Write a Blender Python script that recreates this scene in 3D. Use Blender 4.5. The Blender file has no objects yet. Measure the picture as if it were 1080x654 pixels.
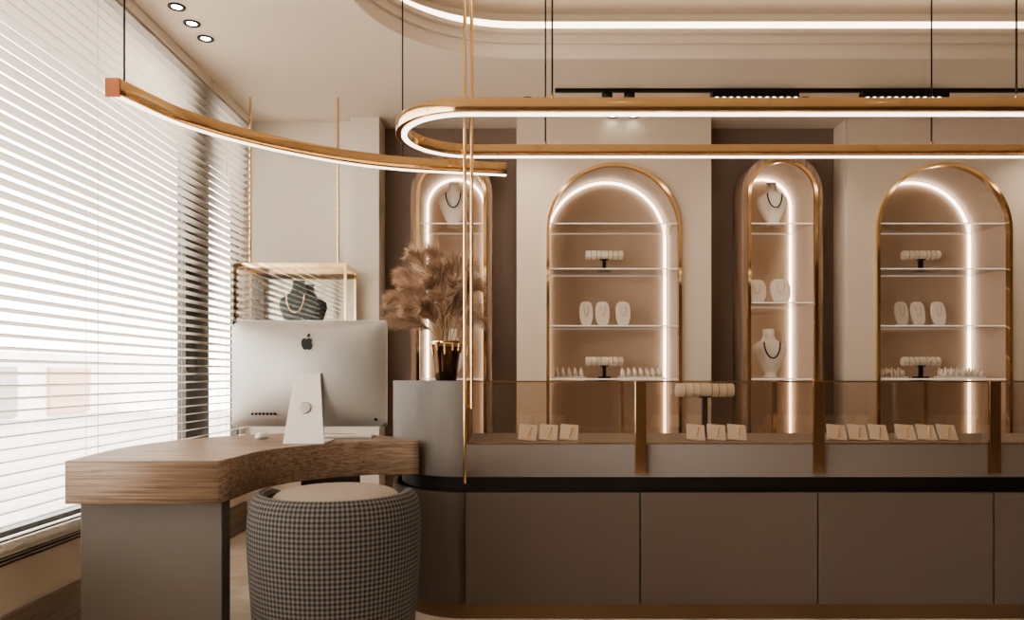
import bpy, bmesh, math, random
from mathutils import Vector, Matrix
random.seed(7)
S=bpy.context.scene
COL=S.collection
# ------------------------------------------------------------ materials
def mat(name,col,rough=0.5,metal=0.0,emit=None,es=0,noise=None,bump=None,trans=None,coat=0,spec=None):
    m=bpy.data.materials.new(name); m.use_nodes=True
    nt=m.node_tree; b=nt.nodes['Principled BSDF']
    b.inputs['Base Color'].default_value=(*col,1)
    b.inputs['Roughness'].default_value=rough
    b.inputs['Metallic'].default_value=metal
    if spec is not None: b.inputs['Specular IOR Level'].default_value=spec
    if coat: b.inputs['Coat Weight'].default_value=coat; b.inputs['Coat Roughness'].default_value=.1
    if emit: 
        b.inputs['Emission Color'].default_value=(*emit,1); b.inputs['Emission Strength'].default_value=es
    tc=nt.nodes.new('ShaderNodeTexCoord')
    if noise:
        sc,amt=noise
        n=nt.nodes.new('ShaderNodeTexNoise'); n.inputs['Scale'].default_value=sc; n.inputs['Detail'].default_value=4
        nt.links.new(tc.outputs['Object'],n.inputs['Vector'])
        mx=nt.nodes.new('ShaderNodeMixRGB')
        mx.inputs[1].default_value=(*[c*(1-amt) for c in col],1); mx.inputs[2].default_value=(*[min(1,c*(1+amt)) for c in col],1)
        nt.links.new(n.outputs['Fac'],mx.inputs[0]); nt.links.new(mx.outputs[0],b.inputs['Base Color'])
    if bump:
        n=nt.nodes.new('ShaderNodeTexNoise'); n.inputs['Scale'].default_value=bump[0]
        nt.links.new(tc.outputs['Object'],n.inputs['Vector'])
        bp=nt.nodes.new('ShaderNodeBump'); bp.inputs['Strength'].default_value=bump[1]; bp.inputs['Distance'].default_value=.003
        nt.links.new(n.outputs['Fac'],bp.inputs['Height']); nt.links.new(bp.outputs[0],b.inputs['Normal'])
    return m
def wood(name,c1,c2,scale,rough=.45):
    m=mat(name,c1,rough); nt=m.node_tree; b=nt.nodes['Principled BSDF']
    tc=nt.nodes.new('ShaderNodeTexCoord'); mp=nt.nodes.new('ShaderNodeMapping'); mp.inputs['Scale'].default_value=scale
    n=nt.nodes.new('ShaderNodeTexNoise'); n.inputs['Scale'].default_value=2.2; n.inputs['Detail'].default_value=8; n.inputs['Roughness'].default_value=.65; n.inputs['Distortion'].default_value=.6
    r=nt.nodes.new('ShaderNodeValToRGB'); r.color_ramp.elements[0].position=.38; r.color_ramp.elements[1].position=.60
    r.color_ramp.elements[0].color=(*c2,1); r.color_ramp.elements[1].color=(*c1,1)
    nt.links.new(tc.outputs['Object'],mp.inputs[0]); nt.links.new(mp.outputs[0],n.inputs['Vector']); nt.links.new(n.outputs['Fac'],r.inputs[0]); nt.links.new(r.outputs[0],b.inputs['Base Color'])
    bp=nt.nodes.new('ShaderNodeBump'); bp.inputs['Strength'].default_value=.3; bp.inputs['Distance'].default_value=.002
    nt.links.new(n.outputs['Fac'],bp.inputs['Height']); nt.links.new(bp.outputs[0],b.inputs['Normal'])
    return m
def emis(name,col,st):
    m=bpy.data.materials.new(name); m.use_nodes=True; nt=m.node_tree; nt.nodes.clear()
    o=nt.nodes.new('ShaderNodeOutputMaterial'); e=nt.nodes.new('ShaderNodeEmission')
    e.inputs[0].default_value=(*col,1); e.inputs[1].default_value=st; nt.links.new(e.outputs[0],o.inputs[0]); return m
def thinglass(name,tint,f0=.045,rough=0.0):
    m=bpy.data.materials.new(name); m.use_nodes=True; nt=m.node_tree; nt.nodes.clear()
    o=nt.nodes.new('ShaderNodeOutputMaterial'); t=nt.nodes.new('ShaderNodeBsdfTransparent'); t.inputs[0].default_value=(*tint,1)
    g=nt.nodes.new('ShaderNodeBsdfGlossy'); g.inputs['Roughness'].default_value=rough
    lw=nt.nodes.new('ShaderNodeLayerWeight'); lw.inputs['Blend'].default_value=.5
    pw=nt.nodes.new('ShaderNodeMath'); pw.operation='POWER'; pw.inputs[1].default_value=5; nt.links.new(lw.outputs['Facing'],pw.inputs[0])
    ma=nt.nodes.new('ShaderNodeMath'); ma.operation='MULTIPLY_ADD'; ma.inputs[1].default_value=.9-f0; ma.inputs[2].default_value=f0; nt.links.new(pw.outputs[0],ma.inputs[0])
    x=nt.nodes.new('ShaderNodeMixShader'); nt.links.new(ma.outputs[0],x.inputs[0]); nt.links.new(t.outputs[0],x.inputs[1]); nt.links.new(g.outputs[0],x.inputs[2]); nt.links.new(x.outputs[0],o.inputs[0]); return m
M={}
M['cream']=mat('cream_paint',(.72,.62,.51),.6,noise=(2,.03))
M['white']=mat('warm_white_paint',(.80,.74,.66),.6,noise=(2,.02))
M['ceil']=mat('ceiling_paint',(.82,.745,.66),.7,noise=(1.5,.02))
M['taupe']=mat('taupe_wall',(.225,.165,.132),.6,noise=(3,.05))
M['rear']=mat('rear_wall_taupe',(.16,.12,.095),.5,noise=(3,.05))
M['panel']=mat('taupe_lacquer',(.125,.100,.086),.38,noise=(4,.04))
M['panel2']=mat('taupe_lacquer_light',(.165,.136,.116),.38,noise=(4,.04))
M['ped']=mat('pedestal_plaster',(.15,.132,.115),.42,noise=(6,.10))
M['leg']=mat('desk_leg_paint',(.15,.133,.118),.45,noise=(5,.05))
M['black']=mat('black_metal',(.012,.011,.010),.4,.3)
M['dark']=mat('dark_shadow_gap',(.015,.012,.011),.5)
M['brass']=mat('brushed_brass',(.70,.49,.28),.13,1)
M['brassp']=mat('polished_brass',(.80,.58,.33),.08,1)
M['postb']=mat('bronze_post',(.50,.35,.21),.10,1)
M['kick']=mat('bronze_kick',(.26,.18,.12),.3,.9)
M['oak']=wood('oak_veneer',(.37,.27,.195),(.165,.112,.078),(1.2,18,55))
M['oakv']=wood('oak_vertical',(.36,.25,.175),(.20,.13,.09),(26,14,1.0))
M['base']=wood('skirting_wood',(.26,.20,.155),(.17,.13,.10),(8,1.0,30))
M['niche']=mat('niche_back',(.52,.41,.32),.5,noise=(3,.03))
M['led']=emis('led_strip',(1,.84,.67),4.5)
M['ledc']=emis('cove_led',(1,.80,.60),4)
M['ledp']=emis('pendant_diffuser',(1,.88,.76),3)
M['spot']=emis('downlight_lens',(1,.92,.82),10)
M['glass']=thinglass('clear_glass',(.97,.96,.95))
M['glasst']=thinglass('showcase_glass',(.88,.82,.76),.18)
M['edge']=mat('lit_glass_edge',(.65,.58,.5),.2,0,emit=(1,.88,.74),es=.3)  # weak emission paints the LED glow onto the shelf edges
M['mirror']=mat('smoked_mirror',(.33,.31,.25),.06,1)
M['alu']=mat('brushed_aluminium',(.48,.47,.455),.38,.75)
M['alus']=mat('stand_aluminium',(.78,.76,.74),.35,.5)
M['pl']=mat('white_plastic',(.8,.8,.8),.3)
M['velvet']=mat('cream_velvet',(.78,.71,.62),.8,bump=(200,.1))
M['green']=mat('green_velvet',(.04,.06,.045),.7,bump=(150,.2))
M['pearl']=mat('dark_necklace',(.05,.045,.04),.25,.6)
M['cush']=mat('cushion_fabric',(.31,.26,.22),.85,bump=(250,.3))
M['pampas']=mat('pampas_plume',(.55,.40,.29),.9,noise=(9,.3))
M['stem']=mat('pampas_stem',(.34,.24,.14),.8)
M['vase']=mat('bronze_vase',(.10,.055,.03),.14,.9)
M['mull']=mat('window_frame_dark',(.06,.055,.05),.5)
# blinds slat: translucent white
m=mat('blind_slat',(.76,.72,.66),.5); nt=m.node_tree; b=nt.nodes['Principled BSDF']; o=[n for n in nt.nodes if n.type=='OUTPUT_MATERIAL'][0]
t=nt.nodes.new('ShaderNodeBsdfTranslucent'); t.inputs[0].default_value=(.85,.78,.70,1); x=nt.nodes.new('ShaderNodeMixShader'); x.inputs[0].default_value=.10
nt.links.new(b.outputs[0],x.inputs[1]); nt.links.new(t.outputs[0],x.inputs[2]); nt.links.new(x.outputs[0],o.inputs[0]); M['slat']=m
# marble floor
m=mat('marble_floor',(.5,.44,.37),.18); nt=m.node_tree; b=nt.nodes['Principled BSDF']
tc=nt.nodes.new('ShaderNodeTexCoord'); n=nt.nodes.new('ShaderNodeTexNoise'); n.inputs['Scale'].default_value=2.5; n.inputs['Detail'].default_value=10; n.inputs['Distortion'].default_value=1.6
r=nt.nodes.new('ShaderNodeValToRGB'); r.color_ramp.elements[0].position=.35; r.color_ramp.elements[0].color=(.58,.51,.43,1); r.color_ramp.elements[1].position=.6; r.color_ramp.elements[1].color=(.78,.73,.66,1)
nt.links.new(tc.outputs['Object'],n.inputs['Vector']); nt.links.new(n.outputs['Fac'],r.inputs[0]); nt.links.new(r.outputs[0],b.inputs['Base Color']); M['floor']=m
# houndstooth fabric
m=mat('houndstooth_fabric',(.05,.05,.05),.85); nt=m.node_tree; b=nt.nodes['Principled BSDF']; L_=nt.links.new
uv=nt.nodes.new('ShaderNodeUVMap'); sp=nt.nodes.new('ShaderNodeSeparateXYZ'); L_(uv.outputs[0],sp.inputs[0])
def mth(op,a,b_=None):
    n=nt.nodes.new('ShaderNodeMath'); n.operation=op
    for i,v in enumerate((a,b_)):
        if v is None: continue
        if isinstance(v,(int,float)): n.inputs[i].default_value=v
        else: L_(v,n.inputs[i])
    return n.outputs[0]
PT=.0165
ux=mth('DIVIDE',sp.outputs[0],PT); uy=mth('DIVIDE',sp.outputs[1],PT)
sxx=mth('LESS_THAN',mth('FRACT',ux),.5); syy=mth('LESS_THAN',mth('FRACT',uy),.5)
tw=mth('LESS_THAN',mth('FRACT',mth('MULTIPLY',mth('ADD',ux,uy),2)),.5)
res=mth('ADD',mth('MULTIPLY',tw,sxx),mth('MULTIPLY',mth('SUBTRACT',1,tw),syy))
mx=nt.nodes.new('ShaderNodeMixRGB'); mx.inputs[1].default_value=(.014,.014,.015,1); mx.inputs[2].default_value=(.16,.15,.14,1); L_(res,mx.inputs[0]); L_(mx.outputs[0],b.inputs['Base Color'])
bp=nt.nodes.new('ShaderNodeBump'); bp.inputs['Strength'].default_value=.4; bp.inputs['Distance'].default_value=.002; L_(res,bp.inputs['Height']); L_(bp.outputs[0],b.inputs['Normal']); M['check']=m
M['asph']=mat('street_paving',(.40,.36,.33),.9,noise=(1.5,.3))
M['bld']=mat('facade_plaster',(.75,.72,.70),.9,noise=(.6,.2))
M['car']=mat('shutter_blue',(.30,.37,.47),.5)
M['grey']=mat('shutter_grey',(.3,.29,.28),.5)
M['terra']=mat('terracotta',(.52,.38,.29),.7)
M['cap']=mat('wood_end_cap',(.45,.15,.05),.5)
# ------------------------------------------------------------ helpers
def empty(name,loc=(0,0,0)):
    e=bpy.data.objects.new(name,None); e.location=loc; e.empty_display_size=.1; COL.objects.link(e); return e
def par(o,p):
    if p is not None:
        o.parent=p; o.matrix_parent_inverse=Matrix.Translation(-p.location)
def mk(name,me,m,p=None,smooth=False):
    o=bpy.data.objects.new(name,me); COL.objects.link(o)
    if m is not None: me.materials.clear(); me.materials.append(M[m])
    if smooth:
        for f in me.polygons: f.use_smooth=True
    par(o,p); return o
def box(name,x0,x1,y0,y1,z0,z1,m,p=None,bev=0):
    bm=bmesh.new(); bmesh.ops.create_cube(bm,size=1)
    for v in bm.verts: v.co=Vector(((x0+x1)/2+v.co.x*(x1-x0),(y0+y1)/2+v.co.y*(y1-y0),(z0+z1)/2+v.co.z*(z1-z0)))
    if bev: bmesh.ops.bevel(bm,geom=bm.edges[:],offset=bev,segments=2,affect='EDGES',profile=.5)
    me=bpy.data.meshes.new(name); bm.to_mesh(me); bm.free(); return mk(name,me,m,p)
def plate(name,loops,a0,a1,m,p=None,plane='XY',bev=0):
    cu=bpy.data.curves.new('tmp','CURVE'); cu.dimensions='2D'; cu.fill_mode='BOTH'
    cu.extrude=max(abs(a1-a0)/2-bev,1e-5); cu.bevel_depth=bev; cu.bevel_resolution=1; cu.offset=-bev
    for L in loops:
        s=cu.splines.new('POLY'); s.points.add(len(L)-1)
        for i,q in enumerate(L): s.points[i].co=(q[0],q[1],0,1)
        s.use_cyclic_u=True
    ob=bpy.data.objects.new('tmp',cu); COL.objects.link(ob); bpy.context.view_layer.update()
    me=bpy.data.meshes.new_from_object(ob.evaluated_get(bpy.context.evaluated_depsgraph_get()))
    bpy.data.objects.remove(ob); bpy.data.curves.remove(cu)
    c=(a0+a1)/2
    if plane=='XY': me.transform(Matrix.Translation((0,0,c)))
    else: me.transform(Matrix.Translation((0,c,0))@Matrix.Rotation(math.pi/2,4,'X'))
    me.name=name
    return mk(name,me,m,p)
def lathe(name,prof,loc,m,p=None,n=48,sx=1,sy=1):
    bm=bmesh.new(); uvl=bm.loops.layers.uv.new('UVMap'); rings=[]; vv=[0]
    for i in range(1,len(prof)): vv.append(vv[-1]+math.dist(prof[i],prof[i-1]))
    for r,z in prof: rings.append([bm.verts.new((loc[0]+sx*r*math.cos(2*math.pi*k/n),loc[1]+sy*r*math.sin(2*math.pi*k/n),loc[2]+z)) for k in range(n)])
    R=max(r for r,z in prof); 
    for i in range(len(prof)-1):
        for k in range(n):
            f=bm.faces.new((rings[i][k],rings[i][(k+1)%n],rings[i+1][(k+1)%n],rings[i+1][k])); f.smooth=True
            us=[k,k+1,k+1,k]; vs=[vv[i],vv[i],vv[i+1],vv[i+1]]
            for l,u,v in zip(f.loops,us,vs): l[uvl].uv=(u/n*2*math.pi*R,v)
    if prof[0][0]>1e-4: bm.faces.new(rings[0][::-1])
    if prof[-1][0]>1e-4: bm.faces.new(rings[-1])
    bmesh.ops.recalc_face_normals(bm,faces=bm.faces[:])
    me=bpy.data.meshes.new(name); bm.to_mesh(me); bm.free(); return mk(name,me,m,p)
def tube(name,pts,r,m,p=None,cyc=False,res=3):
    cu=bpy.data.curves.new('tmp','CURVE'); cu.dimensions='3D'; cu.bevel_depth=r; cu.bevel_resolution=res; cu.use_fill_caps=True
    s=cu.splines.new('POLY'); s.points.add(len(pts)-1)
    for i,q in enumerate(pts): s.points[i].co=(*q,1)
    s.use_cyclic_u=cyc
    ob=bpy.data.objects.new('tmp',cu); COL.objects.link(ob); bpy.context.view_layer.update()
    me=bpy.data.meshes.new_from_object(ob.evaluated_get(bpy.context.evaluated_depsgraph_get()))
    bpy.data.objects.remove(ob); bpy.data.curves.remove(cu); me.name=name
    return mk(name,me,m,p,True)
def arch(cx,hw,zb,zt,n=28):
    zs=zt-hw; L=[(cx-hw,zb)]
    for i in range(n+1):
        a=math.pi-math.pi*i/n; L.append((cx+hw*math.cos(a),zs+hw*math.sin(a)))
    L.append((cx+hw,zb)); return L
def strip(name,L,y0,y1,m,p=None,closed=True):
    vs=[(x,y0,z) for x,z in L]+[(x,y1,z) for x,z in L]; n=len(L)
    fs=[(i,(i+1)%n,n+(i+1)%n,n+i) for i in range(n if closed else n-1)]
    me=bpy.data.meshes.new(name); me.from_pydata(vs,[],fs); return mk(name,me,m,p)
def rect(x0,x1,y0,y1): return [(x0,y0),(x1,y0),(x1,y1),(x0,y1)]
def catmull(P,k=10):
    out=[]; Q=[tuple(2*a-b for a,b in zip(P[0],P[1]))]+P+[tuple(2*a-b for a,b in zip(P[-1],P[-2]))]
    for i in range(1,len(Q)-2):
        for j in range(k):
            t=j/k; out.append(tuple(.5*((2*b)+(c-a)*t+(2*a-5*b+4*c-d)*t*t+(-a+3*b-3*c+d)*t**3) for a,b,c,d in zip(Q[i-1],Q[i],Q[i+1],Q[i+2])))
    out.append(P[-1]); return out
def offs(P,d):
    out=[]
    for i in range(len(P)):
        a=P[max(0,i-1)]; b=P[min(len(P)-1,i+1)]; tx,ty=b[0]-a[0],b[1]-a[1]; l=math.hypot(tx,ty); out.append((P[i][0]-ty/l*d,P[i][1]+tx/l*d))
    return out
# ------------------------------------------------------------ room shell
H=2.9; XL=-1.9; XR=5.2; YF=-1.6
box('floor',XL-.2,XR+.1,YF-.1,6.0,-.1,0,'floor')
WT=.07
WL=empty('wall_left')
box('below_sill',XL-WT,XL,YF,5.9,0,.46,'cream',WL)
box('above_window',XL-WT,XL,YF,5.9,2.84,3.3,'cream',WL)
box('pier_front',XL-WT,XL,YF,-1.2,.46,2.84,'cream',WL)
box('pier_back',XL-WT,XL,5.3,5.9,.46,2.84,'cream',WL)
box('pier_middle',XL-WT,XL-.01,4.47,4.75,.46,2.84,'mull',WL)
box('baseboard_left',XL,XL+.02,YF,5.38,0,.2,'base',None)
sill=empty('trim_1'); 
box('sill_board',XL,XL+.05,-1.2,5.36,.435,.46,'white',sill)
for i in range(3): box('vent_slot',XL,XL+.004,.3,5.3,.385+i*.014,.391+i*.014,'dark',sill)
for k,(a,b2) in enumerate([(-1.2,4.47),(4.75,5.3)]):
    w=empty('window_%d'%(k+1))
    box('frame_bottom',XL-.06,XL-.01,a,b2,.46,.51,'mull',w); box('frame_top',XL-.06,XL-.01,a,b2,2.79,2.84,'mull',w)
    box('frame_side',XL-.06,XL-.01,a,a+.03,.46,2.84,'mull',w); box('frame_side',XL-.06,XL-.01,b2-.03,b2,.46,2.84,'mull',w)
    if k==0:
        box('mullion',XL-.06,XL-.01,2.0,2.05,.46,2.84,'mull',w)
    box('pane',XL-.037,XL-.033,a,b2,.5,2.82,'glass',w)
# blinds
def blinds(name,y0,y1):
    bm=bmesh.new(); z=.50; xc=XL+.045; tilt=math.radians(9)
    while z<2.83:
        prev=None
        for j in range(5):
            u=(j/4-.5)*.05; bow=.0035*(1-(2*u/.05)**2)
            x=xc+u*math.cos(tilt)-bow*math.sin(tilt); zz=z+u*math.sin(tilt)+bow
            cur=[bm.verts.new((x,y0,zz)),bm.verts.new((x,y1,zz)),bm.verts.new((x,y0,zz-.003)),bm.verts.new((x,y1,zz-.003))]
            if prev:
                bm.faces.new((prev[0],prev[1],cur[1],cur[0])); bm.faces.new((prev[3],prev[2],cur[2],cur[3]))
            if j in(0,4): bm.faces.new((cur[0],cur[1],cur[3],cur[2]))
            prev=cur
        z+=.0465
    me=bpy.data.meshes.new('slats'); bmesh.ops.recalc_face_normals(bm,faces=bm.faces[:]); bm.to_mesh(me); bm.free()
    p=empty(name); mk('slats',me,'slat',p)
    box('headrail',XL+.015,XL+.075,y0,y1,2.84,2.897,'white',p)
    box('bottom_rail',XL+.02,XL+.07,y0,y1,.462,.478,'slat',p)
    y=y0+.25
    while y<y1:
        for dx in(.018,.072): box('ladder_cord',XL+dx-.001,XL+dx+.001,y,y+.002,.47,2.85,'slat',p)
        y+=.85
blinds('venetian_blind',-1.15,4.60); blinds('venetian_blind',4.61,5.30)
# other walls
box('wall_right',XR,XR+.1,YF,6.0,0,3.3,'rear'); box('wall_front',XL-.2,XR+.1,YF-.1,YF,0,3.3,'rear')
# back wall
D=5.33; REC=5.55; NB=5.78
WB=empty('wall_back')
box('left_section',XL,-1.13,5.40,5.9,0,H,'white',WB)
box('column',-1.13,-.93,5.30,5.9,0,H,'white',WB)
def niche_wide(cx):
    p=empty('display_niche',(cx,D,1.6)); hw=.47; zt=2.58; zb=.55
    L=arch(cx,hw,zb,zt)
    strip('lining',L,D+.021,NB,'niche',p); plate('back_panel',[L],NB,NB+.02,'niche',p,'XZ')
    plate('brass_frame',[arch(cx,hw+.004,zb,zt+.004),arch(cx,hw-.018,zb+.018,zt-.018)],D-.025,D+.02,'brassp',p,'XZ')
    A=arch(cx,hw-.014,zb+.02,zt-.014,40)
    B=arch(cx,hw-.032,zb+.02,zt-.032,40)
    plate('led_strip',[A+B[::-1]],NB-.02,NB-.006,'led',p,'XZ')
    for z in (2.17,1.85,1.447,1.07):
        w=hw-.012
        if z>2.11: w=math.sqrt(max(.01,hw**2-(z-(zt-hw))**2))-.014
        box('glass_shelf',cx-w,cx+w,D+.03,NB-.03,z-.006,z,'glass',p)
        box('shelf_edge',cx-w,cx+w,D+.026,D+.03,z-.007,z+.001,'edge',p); box('shelf_back_edge',cx-w,cx+w,NB-.03,NB-.022,z-.006,z+.001,'edge',p)
    return p
def niche_narrow(cx):
    p=empty('display_cabinet',(cx,D,1.6)); hw=.235; ho=.285; zt=2.60; zb=.55
    L=arch(cx,hw,zb,zt)
    strip('lining',L,D+.01,NB,'niche',p); plate('back_panel',[L],NB,NB+.02,'niche',p,'XZ')
    plate('oak_surround',[arch(cx,ho,zb-.06,zt+.06),arch(cx,hw+.004,zb-.004,zt+.004)],D,REC-.001,'oakv',p,'XZ')
    plate('brass_frame',[arch(cx,hw+.010,zb,zt+.010),arch(cx,hw-.012,zb+.015,zt-.012)],D-.015,D+.012,'brassp',p,'XZ')
    A=arch(cx,hw-.010,zb+.02,zt-.010,30); B=arch(cx,hw-.027,zb+.02,zt-.027,30)
    plate('led_strip',[A+B[::-1]],NB-.02,NB-.006,'led',p,'XZ')
    for z in (2.17,1.61,1.07):
        w=hw-.012
        box('glass_shelf',cx-w,cx+w,D+.03,NB-.03,z-.006,z,'glass',p); box('shelf_edge',cx-w,cx+w,D+.026,D+.03,z-.007,z+.001,'edge',p)
        box('shelf_back_edge',cx-w,cx+w,NB-.03,NB-.022,z-.006,z+.001,'edge',p)
    return p
def cream_panel(x0,x1,cx):
    plate('cream_panel',[rect(x0,x1,0,H),arch(cx,.47,.55,2.58)],D,D+.02,'cream',WB,'XZ')
    box('return',x0,x0+.02,D+.02,REC,0,H,'cream',WB); box('return',x1-.02,x1,D+.02,REC,0,H,'cream',WB)
def recess(x0,x1,cx):
    plate('recess_panel',[rect(x0,x1,0,H),arch(cx,.239,.546,2.604)],REC,REC+.02,'taupe',WB,'XZ')
C1=.715;C2=1.90;C3=3.03;C0=-.425
cream_panel(.033,1.40,C1); cream_panel(2.353,3.733,C3); recess(-.93,.033,C0); recess(1.40,2.353,C2); recess(3.733,XR,4.25)
box('backing',XL-.2,XR+.1,5.85,6.0,0,3.3,'taupe',WB)
niche_wide(C1); niche_wide(C3); niche_narrow(C2); niche_narrow(C0); niche_narrow(4.25)
box('baseboard_back',XL+.02,-1.13,5.38,5.40,0,.14,'base'); 
# ------------------------------------------------------------ ceiling w/ tray
def stad(r,cx=.05,cy=3.44,x1=None,n=32):
    x1=XR if x1 is None else x1
    L=[(x1,cy-r)]
    for i in range(n+1):
        a=-math.pi/2-math.pi*i/n; L.append((cx+r*math.cos(a),cy+r*math.sin(a)))
    L.append((x1,cy+r)); return L
X2=XR-.02
CE=empty('ceiling')
plate('main_plane',[rect(XL-.2,XR+.1,YF-.1,6.0),stad(.84,x1=X2)],H,H+.04,'ceil',CE)
plate('upper_plane',[rect(XL,XR+.1,1.0,5.9)],3.22,3.25,'ceil',CE)
strip_l=stad(1.02,x1=X2)
me=bpy.data.meshes.new('cove_side'); n=len(strip_l)
me.from_pydata([(x,y,H+.04) for x,y in strip_l]+[(x,y,3.22) for x,y in strip_l],[],[(i,i+1,n+i+1,n+i) for i in range(n-1)]); mk('cove_side',me,'ceil',CE)
TR=empty('trim_2')
for a,b2,z0,z1 in [(.90,.84,H-.018,H+.0),(.86,.81,H-.03,H+.05),(.87,.79,H+.05,H+.065),(.88,.80,H+.065,H+.10),(.90,.775,H+.10,H+.125)]:
    plate('moulding',[stad(a,x1=X2)+stad(b2,x1=X2)[::-1]],z0,z1,'ceil',TR,bev=.003)
plate('cove_led_strip',[stad(.870,x1=X2)+stad(.86,x1=X2)[::-1]],H+.15,H+.20,'ledc',TR)
plate('cove_led_housing',[stad(.885,x1=X2)+stad(.871,x1=X2)[::-1]],H+.125,H+.202,'ceil',TR)
plate('cove_shelf',[stad(1.02,x1=X2)+stad(.89,x1=X2)[::-1]],H+.1,H+.12,'ceil',TR)
# downlights
def downlight(x,y,e=0,z=H):
    p=empty('recessed_downlight',(x,y,z))
    lathe('trim_ring',[(.042,-.001),(.042,-.006),(.03,-.006),(.028,.0)],(x,y,z),'black',p,24)
    lathe('lens',[(.001,-.003),(.025,-.003)],(x,y,z),'spot',p,20)
    if e:
        l=bpy.data.lights.new('lamp','SPOT'); l.energy=e; l.spot_size=math.radians(125); l.spot_blend=.9; l.color=(1,.86,.71); l.shadow_soft_size=.06
        o=bpy.data.objects.new('lamp',l); o.location=(x,y,z-.02); COL.objects.link(o); par(o,p)
for y in (3.71,3.885,4.06): downlight(-1.64,y,12)
for x in (.70,.845): downlight(x,5.27)
for x in (-1.0,.6,2.2,3.8):
    for y in (-.6,1.2): downlight(x,y,55)  # out-of-view downlights added as general warm fill
for x in (.1,1.9,3.7): downlight(x,4.95,22)
# track light
T=empty('track_light',(2.5,4.78,H))
box('rail',.27,4.6,4.77,4.79,H-.022,H,'black',T)
for a,b2 in((1.255,1.80),(2.2,2.74)):
    box('spot_bar',a,b2,4.75,4.81,H-.06,H-.022,'black',T)
    k=a+.03
    while k<b2-.02: lathe('lens',[(.001,0),(.013,0)],(k,4.765,H-.061),'spot',T,10); lathe('lens',[(.001,0),(.013,0)],(k,4.795,H-.061),'spot',T,10); k+=.045
for k in(.60,.74): lathe('spot_head',[(.034,-.022),(.034,-.065)],(k,4.78,H),'black',T,16)
# ------------------------------------------------------------ pendants
zt=2.125; zb=2.074
P=empty('ring_pendant_light',(1.2,3.1,2.1))
def stad2(r,cx=-.165,cy=3.113,x1=2.35,n=36):
    L=[]
    for i in range(n+1):
        a=-math.pi/2-math.pi*i/n; L.append((cx+r*math.cos(a),cy+r*math.sin(a)))
    for i in range(n+1):
        a=math.pi/2-math.pi*i/n; L.append((x1+r*math.cos(a),cy+r*math.sin(a)))
    return L
plate('brass_body',[stad2(.310),stad2(.262)],zb,zt,'brass',P,bev=.002); plate('diffuser',[stad2(.286),stad2(.264)],zb-.005,zb,'ledp',P)
for x in(.15,1.88):
    for y in(3.113-.286,3.113+.286):
        tube('suspension_wire',[(x,y,zt),(x,y,3.22)],.0035,'black',P); lathe('wire_cap',[(.006,0),(.006,.02)],(x,y,zt),'brass',P,12)
P=empty('arc_pendant_light',(-.9,3.3,2.1))
A=catmull([(-1.385,2.64),(-1.27,2.98),(-1.0,3.31),(-.60,3.57),(-.03,3.70)],12)
i1,i2=offs(A,.025),offs(A,-.025); plate('brass_body',[i1+i2[::-1]],zb-.003,zt+.003,'brass',P,bev=.002)
i1,i2=offs(A,.004),offs(A,-.012); plate('diffuser',[i1+i2[::-1]],zb-.007,zb-.003,'ledp',P)
for x,y in((-1.37,2.68),(-.52,3.605)):
    top=H if x<-.9 else 3.22
    tube('suspension_wire',[(x,y,zt),(x,y,top)],.0035,'black',P)
box('end_cap',-1.41,-1.36,2.628,2.637,zb-.01,zt+.003,'cap',P)
# brass poles
P=empty('brass_pole',(-.2,3.35,1.8))
tube('pole',[(-.208,3.345,.62),(-.208,3.345,3.22)],.0075,'brassp',P,res=5)
tube('pole',[(-.178,3.35,.95),(-.178,3.35,3.22)],.0075,'brassp',P,res=5)
box('bracket',-.212,-.204,3.345,3.396,.66,.672,'brassp',P)
box('bracket',-.2,-.176,3.345,3.396,.955,.967,'brassp',P)
# ------------------------------------------------------------ counter
CT=empty('jewelry_counter',(1.5,3.7,0))
def outline(x1,inset=0):
    L=[(x1,3.40+inset)]
    for i in range(17):
        a=-math.pi/2-math.pi/2*i/16; L.append((-.21+(.40-inset)*math.cos(a),3.95+(.55-inset)*math.sin(a)))
    L.append((-.61+inset,3.97)); L.append((x1,3.97)); return L
XE=4.4
plate('kick_plate',[outline(XE,.015)],0,.07,'kick',CT)
plate('carcass',[outline(XE,.02)],.07,.57,'dark',CT)
plate('shadow_gap',[outline(XE,.045)],.57,.64,'dark',CT)
seams=[-.21,.574,1.37,2.157,2.95,3.74,XE]
plate('end_panel',[outline(-.213,0)],.072,.57,'panel',CT)
for a,b2 in zip(seams[:-1],seams[1:]): box('front_panel',a+.003,b2-.003,3.395,3.42,.072,.57,'panel',CT,.0015)
plate('pedestal',[outline(-.205,0)],.64,1.07,'ped',CT)
plate('display_base',[rect(-.203,XE,3.40,3.97)],.64,.79,'panel2',CT)
plate('display_deck',[rect(-.20,XE-.01,3.415,3.96)],.79,.794,'cush',CT)
def pane(name,vs,m,p):
    me=bpy.data.meshes.new(name); me.from_pydata(vs,[],[(0,1,2,3)]); return mk(name,me,m,p)
pane('front_glass',[(-.2,3.403,.79),(XE,3.403,.79),(XE,3.403,1.07),(-.2,3.403,1.07)],'glasst',CT)
pane('back_glass',[(-.2,3.967,.79),(XE,3.967,.79),(XE,3.967,1.07),(-.2,3.967,1.07)],'glasst',CT)
pane('top_glass',[(-.2,3.40,1.07),(XE,3.40,1.07),(XE,3.97,1.07),(-.2,3.97,1.07)],'glass',CT)
box('top_rim',-.2,XE,3.398,3.404,1.065,1.071,'brass',CT)
box('bottom_rim',-.2,XE,3.397,3.403,.788,.793,'brass',CT)
box('end_rim',-.204,-.196,3.397,3.404,.79,1.071,'brass',CT)
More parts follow.
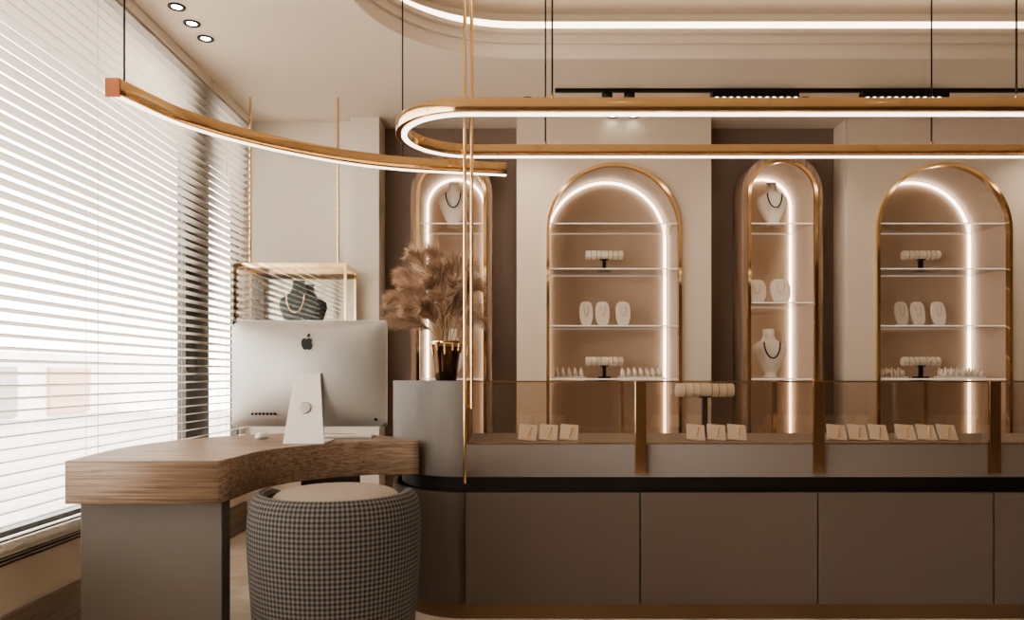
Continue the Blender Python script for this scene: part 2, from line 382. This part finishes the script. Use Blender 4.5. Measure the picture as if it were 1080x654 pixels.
for x in seams[1:-1]:
    box('brass_post',x-.025,x+.025,3.383,3.397,.655,1.072,'postb',CT,.002)
    box('rear_post',x-.01,x+.01,3.955,3.966,.79,1.068,'brass',CT)
# cards
def card_set(x,y,n=3,z=.794):
    p=empty('earring_card_set',(x,y,z))
    for i in range(n):
        cx=x+(i-(n-1)/2)*.096
        o=box('card',-.042,.042,-.004,.004,0,.085,'velvet',p,.001); o.parent=None
        o.data.transform(Matrix.Translation((cx,y,z+.003))@Matrix.Rotation(math.radians(-38),4,'X')@Matrix.Rotation(math.radians(6),4,'Y')); par(o,p)
        o=box('earring',-.003,.003,-.008,-.004,.01,.07,'brassp',p); o.parent=None
        o.data.transform(Matrix.Translation((cx,y,z+.003))@Matrix.Rotation(math.radians(-38),4,'X')@Matrix.Rotation(math.radians(18),4,'Y')); par(o,p)
        box('prop',cx-.03,cx+.03,y+.05,y+.056,z,z+.06,'velvet',p)
for x in(.165,.945,1.60,1.92,2.55): card_set(x,3.50)
def tstand(cx,cy,z,L=.26,h=.2,r=.028):
    p=empty('bracelet_stand',(cx,cy,z))
    box('foot',cx-.045,cx+.045,cy-.035,cy+.035,z,z+.012,'black',p,.002); box('post',cx-.012,cx+.012,cy-.012,cy+.012,z+.012,z+h-r*1.2,'black',p)
    box('saddle',cx-.03,cx+.03,cy-.016,cy+.016,z+h-2*r-.004,z+h-2*r+.012,'black',p)
    o=lathe('bar',[(.0005,-L/2),(r*.9,-L/2),(r,-L/2+.006),(r,L/2-.006),(r*.9,L/2),(.0005,L/2)],(0,0,0),'velvet',None,28)
    o.data.transform(Matrix.Translation((cx,cy,z+h-r))@Matrix.Rotation(math.pi/2,4,'Y')); par(o,p)
    for k in(-.36,-.22,-.1,.1,.22,.36):
        q=[(cx+k*L,cy+(r+.003)*math.cos(t*math.pi/10),z+h-r+(r+.003)*math.sin(t*math.pi/10)) for t in range(20)]
        tube('bracelet',q,.0022,'brassp',p,True,1)
tstand(.945,3.72,.794,.28,.262,.033)
def bust(cx,cy,z,h=.3,m='velvet',neck=True):
    p=empty('necklace_bust',(cx,cy,z)); k=h/.31
    lv=[(0,.045,.04),(.012,.045,.04),(.02,.035,.028),(.06,.062,.034),(.12,.09,.042),(.17,.108,.045),(.205,.104,.042),(.225,.075,.036),(.24,.048,.032),(.265,.036,.03),(.31,.034,.029)]
    bm=bmesh.new(); R=[]; n=24
    for zz,w,d in lv: R.append([bm.verts.new((cx+k*w*math.cos(2*math.pi*i/n),cy+k*d*math.sin(2*math.pi*i/n)+ .12*k*zz,z+k*zz)) for i in range(n)])
    for a,b2 in zip(R[:-1],R[1:]):
        for i in range(n): bm.faces.new((a[i],a[(i+1)%n],b2[(i+1)%n],b2[i])).smooth=True
    bm.faces.new(R[0][::-1]); bm.faces.new(R[-1])
    me=bpy.data.meshes.new('form'); bm.to_mesh(me); bm.free(); mk('form',me,m,p)
    if neck:
        q=[]
        for i in range(25):
            t=math.pi*i/24; q.append((cx-k*.05*math.cos(t),cy-k*(.034+.014*math.sin(t)),z+k*(.225-.10*math.sin(t))))
        tube('necklace',q,.0045*k,'pearl' if m=='velvet' else 'brassp',p,False,2)
def board(cx,cy,z,w,h):
    L=[]
    for i in range(24):
        a=2*math.pi*i/24; c,s=math.cos(a),math.sin(a); L.append((w/2*math.copysign(abs(c)**.6,c)*(1-.22*max(0,-s)),h/2+h/2*math.copysign(abs(s)**.7,s)))
    p=empty('pendant_display_board',(cx,cy,z)); o=plate('board',[L],-.006,.006,'velvet',None,'XZ',.003)
    o.data.transform(Matrix.Translation((cx,cy,z+.002))@Matrix.Rotation(math.radians(-12),4,'X')); par(o,p)
    box('prop',cx-w*.25,cx+w*.25,cy+.03,cy+.07,z,z+.02,'velvet',p)
    tube('chain',[(cx-w*.18*math.cos(t*math.pi/8),cy-.006+.02*(1-.5*math.sin(t*math.pi/8)),z+h*.82-h*.4*math.sin(t*math.pi/8)) for t in range(9)],.0015,'brassp',p,False,1)
def ringtray(cx,cy,z,nx=5):
    p=empty('ring_display_tray',(cx,cy,z)); box('tray',cx-nx*.022-.005,cx+nx*.022+.005,cy-.06,cy+.06,z,z+.012,'velvet',p,.002)
    for i in range(nx):
        for j in range(3):
            x=cx+(i-(nx-1)/2)*.044; y=cy+(j-1)*.038
            lathe('ring_cone',[(.013,.012),(.012,.04),(.006,.055+.01*j),(.0005,.06+.01*j)],(x,y,z),'velvet',p,10)
for cx in(C1,C3):
    tstand(cx-.04,5.55,1.85,.27,.155,.033); tstand(cx-.04,5.55,1.073,.27,.155,.033)
    for dx,w in((-.17,.10),(-.05,.105),(.10,.11)): board(cx+dx,5.55,1.448,w,.19)
    ringtray(cx-.30,5.5,1.073,5); ringtray(cx+.22,5.5,1.073,7)
for cx in(C2,C0,4.25):
    bust(cx,5.52,2.172,.33); bust(cx-.02,5.52,1.073,.36)
    board(cx-.12,5.5,1.612,.14,.18); board(cx+.06,5.52,1.612,.15,.19)
# ------------------------------------------------------------ hanging case
HC=empty('hanging_display_case',(-1.43,5.05,1.6)); x0,x1,y0,y1,z0,z1=-1.80,-1.07,4.90,5.22,1.345,1.82; t=.016
for x in(x0,x1-t):
    for y in(y0,y1-t): box('upright',x,x+t,y,y+t,z0,z1,'brassp',HC)
for z,h in((z0,t),(z1-.03,.03)):
    for y in(y0,y1-t): box('rail',x0+t,x1-t,y,y+t,z,z+h,'brassp',HC)
    for x in(x0,x1-t): box('side_rail',x,x+t,y0+t,y1-t,z,z+h,'brassp',HC)
box('deck',x0+t,x1-t,y0+t,y1-t,z0,z0+.012,'velvet',HC)
box('top_glass',x0+t,x1-t,y0+t,y1-t,z1-.01,z1-.004,'glass',HC)
box('mirror_back',x0+t,x1-t,y1-.012,y1-.006,z0+t,z1-.03,'mirror',HC)
pane('front_glass',[(x0+t,y0+.005,z0+t),(x1-t,y0+.005,z0+t),(x1-t,y0+.005,z1-.03),(x0+t,y0+.005,z1-.03)],'glass',HC)
for x,y in((x0+.10,y0+.03),(x1-.06,y0+.03)): tube('hanger_rod',[(x,y,z1-.005),(x,y,H)],.0075,'brassp',HC)
bust(-1.43,5.05,z0+.014,.37,'green')
# ------------------------------------------------------------ desk
DK=empty('curved_reception_desk',(-1.1,3.2,0))
inner=[(-1.02,2.63),(-1.005,2.75)]+[(-.42+.58*math.cos(a),2.85+.58*math.sin(a)) for a in [math.pi-math.pi/2*i/24 for i in range(25)]]
outer=catmull([(-.47,3.50),(-.64,3.72),(-.95,3.90),(-1.25,3.82),(-1.5,3.55),(-1.60,3.15),(-1.55,2.63)],8)
plate('oak_top',[inner+outer],.65,.80,'oak',DK,bev=.003)
box('leg_panel',-1.525,-1.025,2.68,2.76,0,.65,'leg',DK,.003)
box('rear_leg',-.98,-.72,3.52,3.60,0,.65,'leg',DK,.003)
box('modesty_panel',-1.50,-1.44,2.85,3.45,0.0,.65,'leg',DK,.003)
# ------------------------------------------------------------ computer
PC=empty('desktop_computer',(-.9,3.35,.8)); cx=-.905; w,h=.345,.236; zc=.868+h; yb=3.39
bm=bmesh.new(); N=24; G=[]
for j in range(N+1):
    row=[]
    for i in range(N+1):
        u=-1+2*i/N; v=-1+2*j/N
        b0=.046*(max(0,1-u*u)**.6)*(max(0,1-v*v)**.6)
        row.append(bm.verts.new((cx+u*w,yb-b0,zc+v*h)))
    G.append(row)
for j in range(N):
    for i in range(N): bm.faces.new((G[j][i],G[j][i+1],G[j+1][i+1],G[j+1][i])).smooth=True
me=bpy.data.meshes.new('rear_shell'); bm.to_mesh(me); bm.free(); mk('rear_shell',me,'alu',PC)
def rrect(cx,cz,w,h,r,n=6):
    L=[]
    for sx,sz,a0 in((1,1,0),(-1,1,90),(-1,-1,180),(1,-1,270)):
        for i in range(n+1):
            a=math.radians(a0+90*i/n); L.append((cx+sx*(w-r)+r*math.cos(a),cz+sz*(h-r)+r*math.sin(a)))
    return L
plate('edge_frame',[rrect(cx,zc,w+.002,h+.002,.012)],yb,yb+.008,'alus',PC,'XZ',.001)
plate('screen',[rrect(cx,zc+.03,w-.01,h-.04,.004)],yb+.008,yb+.010,'black',PC,'XZ')
# stand
def prism(name,quadsTop,m,p): 
    me=bpy.data.meshes.new(name); me.from_pydata(quadsTop,[],[(0,1,2,3),(7,6,5,4),(0,4,5,1),(1,5,6,2),(2,6,7,3),(3,7,4,0)]); return mk(name,me,m,p)
sx=-.897
prism('stand_back',[(sx-.088,3.262,.806),(sx+.088,3.262,.806),(sx+.055,3.325,1.105),(sx-.055,3.325,1.105),(sx-.088,3.274,.806),(sx+.088,3.274,.806),(sx+.055,3.345,1.105),(sx-.055,3.345,1.105)],'alus',PC)
box('stand_foot',sx-.09,sx+.09,3.26,3.46,.80,.807,'alus',PC,.002)
def onstand(z,dy=-.002): return 3.262+(z-.806)/(.299)*.063+dy
zz=.955; o=lathe('cable_hole_ring',[(.019,0),(.026,0),(.026,.004),(.019,.004)],(0,0,0),'alu',None,28); o.data.transform(Matrix.Translation((sx,onstand(zz),zz))@Matrix.Rotation(math.radians(90-12),4,'X')); par(o,PC)
o=lathe('cable_hole',[(.0005,0),(.017,0)],(0,0,0),'pl',None,28); o.data.transform(Matrix.Translation((sx,onstand(zz,-.004),zz))@Matrix.Rotation(math.radians(90-12),4,'X')); par(o,PC)
o=lathe('cable_plug',[(.0005,0),(.006,0)],(0,0,0),'black',None,16); o.data.transform(Matrix.Translation((sx,onstand(zz,-.006),zz))@Matrix.Rotation(math.radians(90-12),4,'X')); par(o,PC)
# emblem (fruit silhouette)
E=catmull([(0,.8),(.35,.98),(.78,.75),(.62,.45),(.60,.1),(.88,-.2),(.68,-.72),(.38,-1.0),(0,-.9),(-.38,-1.0),(-.72,-.65),(-.92,-.05),(-.85,.6),(-.45,.97),(0,.8)],6)[:-1]
zz=1.235
plate('emblem',[[(cx+.026*a,zz+.026*b2) for a,b2 in E]],yb-.047,yb-.040,'black',PC,'XZ')
Lf=catmull([(.02,1.1),(.08,1.5),(.42,1.75),(.38,1.35),(.02,1.1)],5)[:-1]
plate('emblem_leaf',[[(cx+.026*a,zz+.026*b2) for a,b2 in Lf]],yb-.047,yb-.036,'black',PC,'XZ')
for i in range(7): 
    x=cx-.245+i*.0165; 
    o=lathe('port',[(.0005,0),(.0055,0)],(0,0,0),'black',None,10); o.data.transform(Matrix.Translation((x,yb-.0295,.925))@Matrix.Rotation(math.pi/2,4,'X')); par(o,PC)
o=lathe('audio_port',[(.0005,0),(.007,0)],(0,0,0),'black',None,12); o.data.transform(Matrix.Translation((cx+.30,yb-.018,.90))@Matrix.Rotation(math.pi/2,4,'X')); par(o,PC)
kb=empty('keyboard',(-.85,3.62,.8)); box('base',-1.06,-.66,3.56,3.68,.80,.808,'alus',kb,.002)
for r_ in range(4):
    for c_ in range(13): box('key',-1.05+c_*.03,-1.025+c_*.03,3.566+r_*.027,3.588+r_*.027,.808,.811,'pl',kb)
lathe('computer_mouse',[(.03,0),(.032,.008),(.026,.022),(.012,.03),(.0005,.032)],(-1.17,3.55,.80),'pl',None,24,.9,1.6)
# ------------------------------------------------------------ chair
CH=empty('tub_chair',(-.63,2.72,0)); c0=(-.632,2.72)
prof=[(.22,.04),(.262,.05),(.272,.09),(.290,.30),(.302,.48),(.303,.58),(.297,.64),(.282,.675),(.262,.688),(.242,.675),(.234,.63),(.23,.5)]
prof=catmull(prof,4)
o=lathe('upholstered_shell',prof,(c0[0],c0[1],0),'check',CH,96)
for v in o.data.vertices:
    dy=(v.co.y-c0[1])/.3
    if v.co.z>.3 and dy>.2: v.co.z-= (v.co.z-.3)*.22*min(1,(dy-.2)/.7)
lathe('seat_cushion',catmull([(.226,.42),(.231,.60),(.228,.648),(.205,.678),(.13,.692),(.0005,.695)],5),(c0[0],c0[1]+.015,0),'cush',CH,64)
lathe('plinth',[(.2,0),(.2,.04)],(c0[0],c0[1],0),'black',CH,40)
# ------------------------------------------------------------ vase + pampas
VP=(-.325,3.74)
V=empty('pampas_grass_vase',(VP[0],VP[1],1.07))
lathe('vase',[(.0005,0),(.05,0),(.054,.01),(.058,.05),(.066,.12),(.076,.185),(.078,.19),(.074,.19),(.07,.17),(.058,.1),(.0005,.09)],(VP[0],VP[1],1.071),'vase',V,40)
lathe('brass_rim',[(.0755,.165),(.0795,.19),(.0775,.195),(.073,.19)],(VP[0],VP[1],1.071),'brassp',V,40)
for k in range(12):
    a=2*math.pi*k/12; l=.03+.05*random.random()
    tube('drip',[(VP[0]+(.0765-.0*j)*math.cos(a)*(1-.16*(j/4)*l/.08),VP[1]+.0765*math.sin(a)*(1-.16*(j/4)*l/.08),1.071+.18-l*j/4) for j in range(5)],.006,'brassp',V,False,2)
tips=[(-.29,-.02,.20),(-.25,.05,.33),(-.17,-.06,.42),(-.09,.04,.45),(-.02,-.04,.36),(.06,.03,.40),(.13,-.02,.37),(.16,.04,.28),(.15,-.06,.16),(-.30,.03,.10),(-.20,-.09,.16),(-.10,-.10,.28),(.05,-.09,.27),(-.22,.0,.26),(0,.08,.3),(.10,.08,.3),(-.14,.1,.34),(-.05,-.02,.36),(.17,-.02,.10),(.09,-.05,.2),(-.12,-.12,.16),(.0,-.12,.2)]
bm=bmesh.new(); 
def ribbon(p0,p1,p2,w):
    d=(p2-p0).normalized(); s=d.cross(Vector((random.uniform(-1,1),random.uniform(-1,1),random.uniform(-1,1)))).normalized()*w
    a=bm.verts.new(p0-s); b=bm.verts.new(p0+s); c=bm.verts.new(p1+s*.8); e=bm.verts.new(p1-s*.8); f=bm.verts.new(p2)
    bm.faces.new((a,b,c,e)); bm.faces.new((e,c,f))
for tp in tips:
    b0=Vector((VP[0]+random.uniform(-.03,.03),VP[1]+random.uniform(-.03,.03),1.20)); tip=Vector((VP[0]+tp[0],VP[1]+tp[1],1.265+tp[2]))
    ctl=Vector((b0.x+(tip.x-b0.x)*.35,b0.y+(tip.y-b0.y)*.35,b0.z+(tip.z-b0.z)*.9+.06))
    f=lambda t:(b0*(1-t)**2+ctl*2*t*(1-t)+tip*t*t)
    tube('stem',[tuple(f(i/10)) for i in range(10)],.002,'stem',V,False,1)
    for k in range(680):
        t=.36+.64*random.random()**.85; q=f(t); d=(f(min(1,t+.03))-f(t-.03)).normalized()
        env=math.sin(math.pi*min(1,(t-.30)/.76))**.6
        rd=Vector((random.gauss(0,1),random.gauss(0,1),random.gauss(0,1))); rd=(rd-d*rd.dot(d)).normalized()
        L=(.030+.042*random.random())*env+.012
        p1=q+rd*L*.55+d*L*.45; p2=q+rd*L*.85+d*L*.95+Vector((0,0,-.014*random.random()))
        ribbon(q,p1,p2,.0014)
me=bpy.data.meshes.new('plumes'); bm.to_mesh(me); bm.free(); mk('plumes',me,'pampas',V)
# ------------------------------------------------------------ outdoors
box('street_ground',-30,XL-.2,-12,25,-.25,-.1,'asph')
bd=empty('street_building',(-12,4,0)); box('facade',-14,-13,-14,30,-.1,1.7,'bld',bd)
for k in range(9): box('shopfront',-12.99,-12.9,-6+k*3.4,-4+k*3.4,0,1.3,['car','grey','terra'][k%3],bd)
# world + light
w=bpy.data.worlds.new('World'); S.world=w; w.use_nodes=True; bg=w.node_tree.nodes['Background']; bg.inputs[0].default_value=(1,.965,.91,1); bg.inputs[1].default_value=8
pl=bpy.data.lights.new('window_portal','AREA'); pl.shape='RECTANGLE'; pl.size=6.6; pl.size_y=2.5; pl.cycles.is_portal=True
o=bpy.data.objects.new('window_portal',pl); o.location=(XL-.1,2.05,1.65); o.rotation_euler=Vector((1,0,0)).to_track_quat('-Z','Z').to_euler(); COL.objects.link(o)
# camera
c=bpy.data.cameras.new('Camera'); c.lens=800/1080*36; c.sensor_width=36; c.shift_y=68/1080; c.clip_start=.05
o=bpy.data.objects.new('Camera',c); o.location=(0,0,1.1); o.rotation_euler=(math.pi/2,0,0); COL.objects.link(o); S.camera=o
S.view_settings.view_transform='AgX'; S.view_settings.look='AgX - Medium High Contrast'; S.view_settings.exposure=0.4
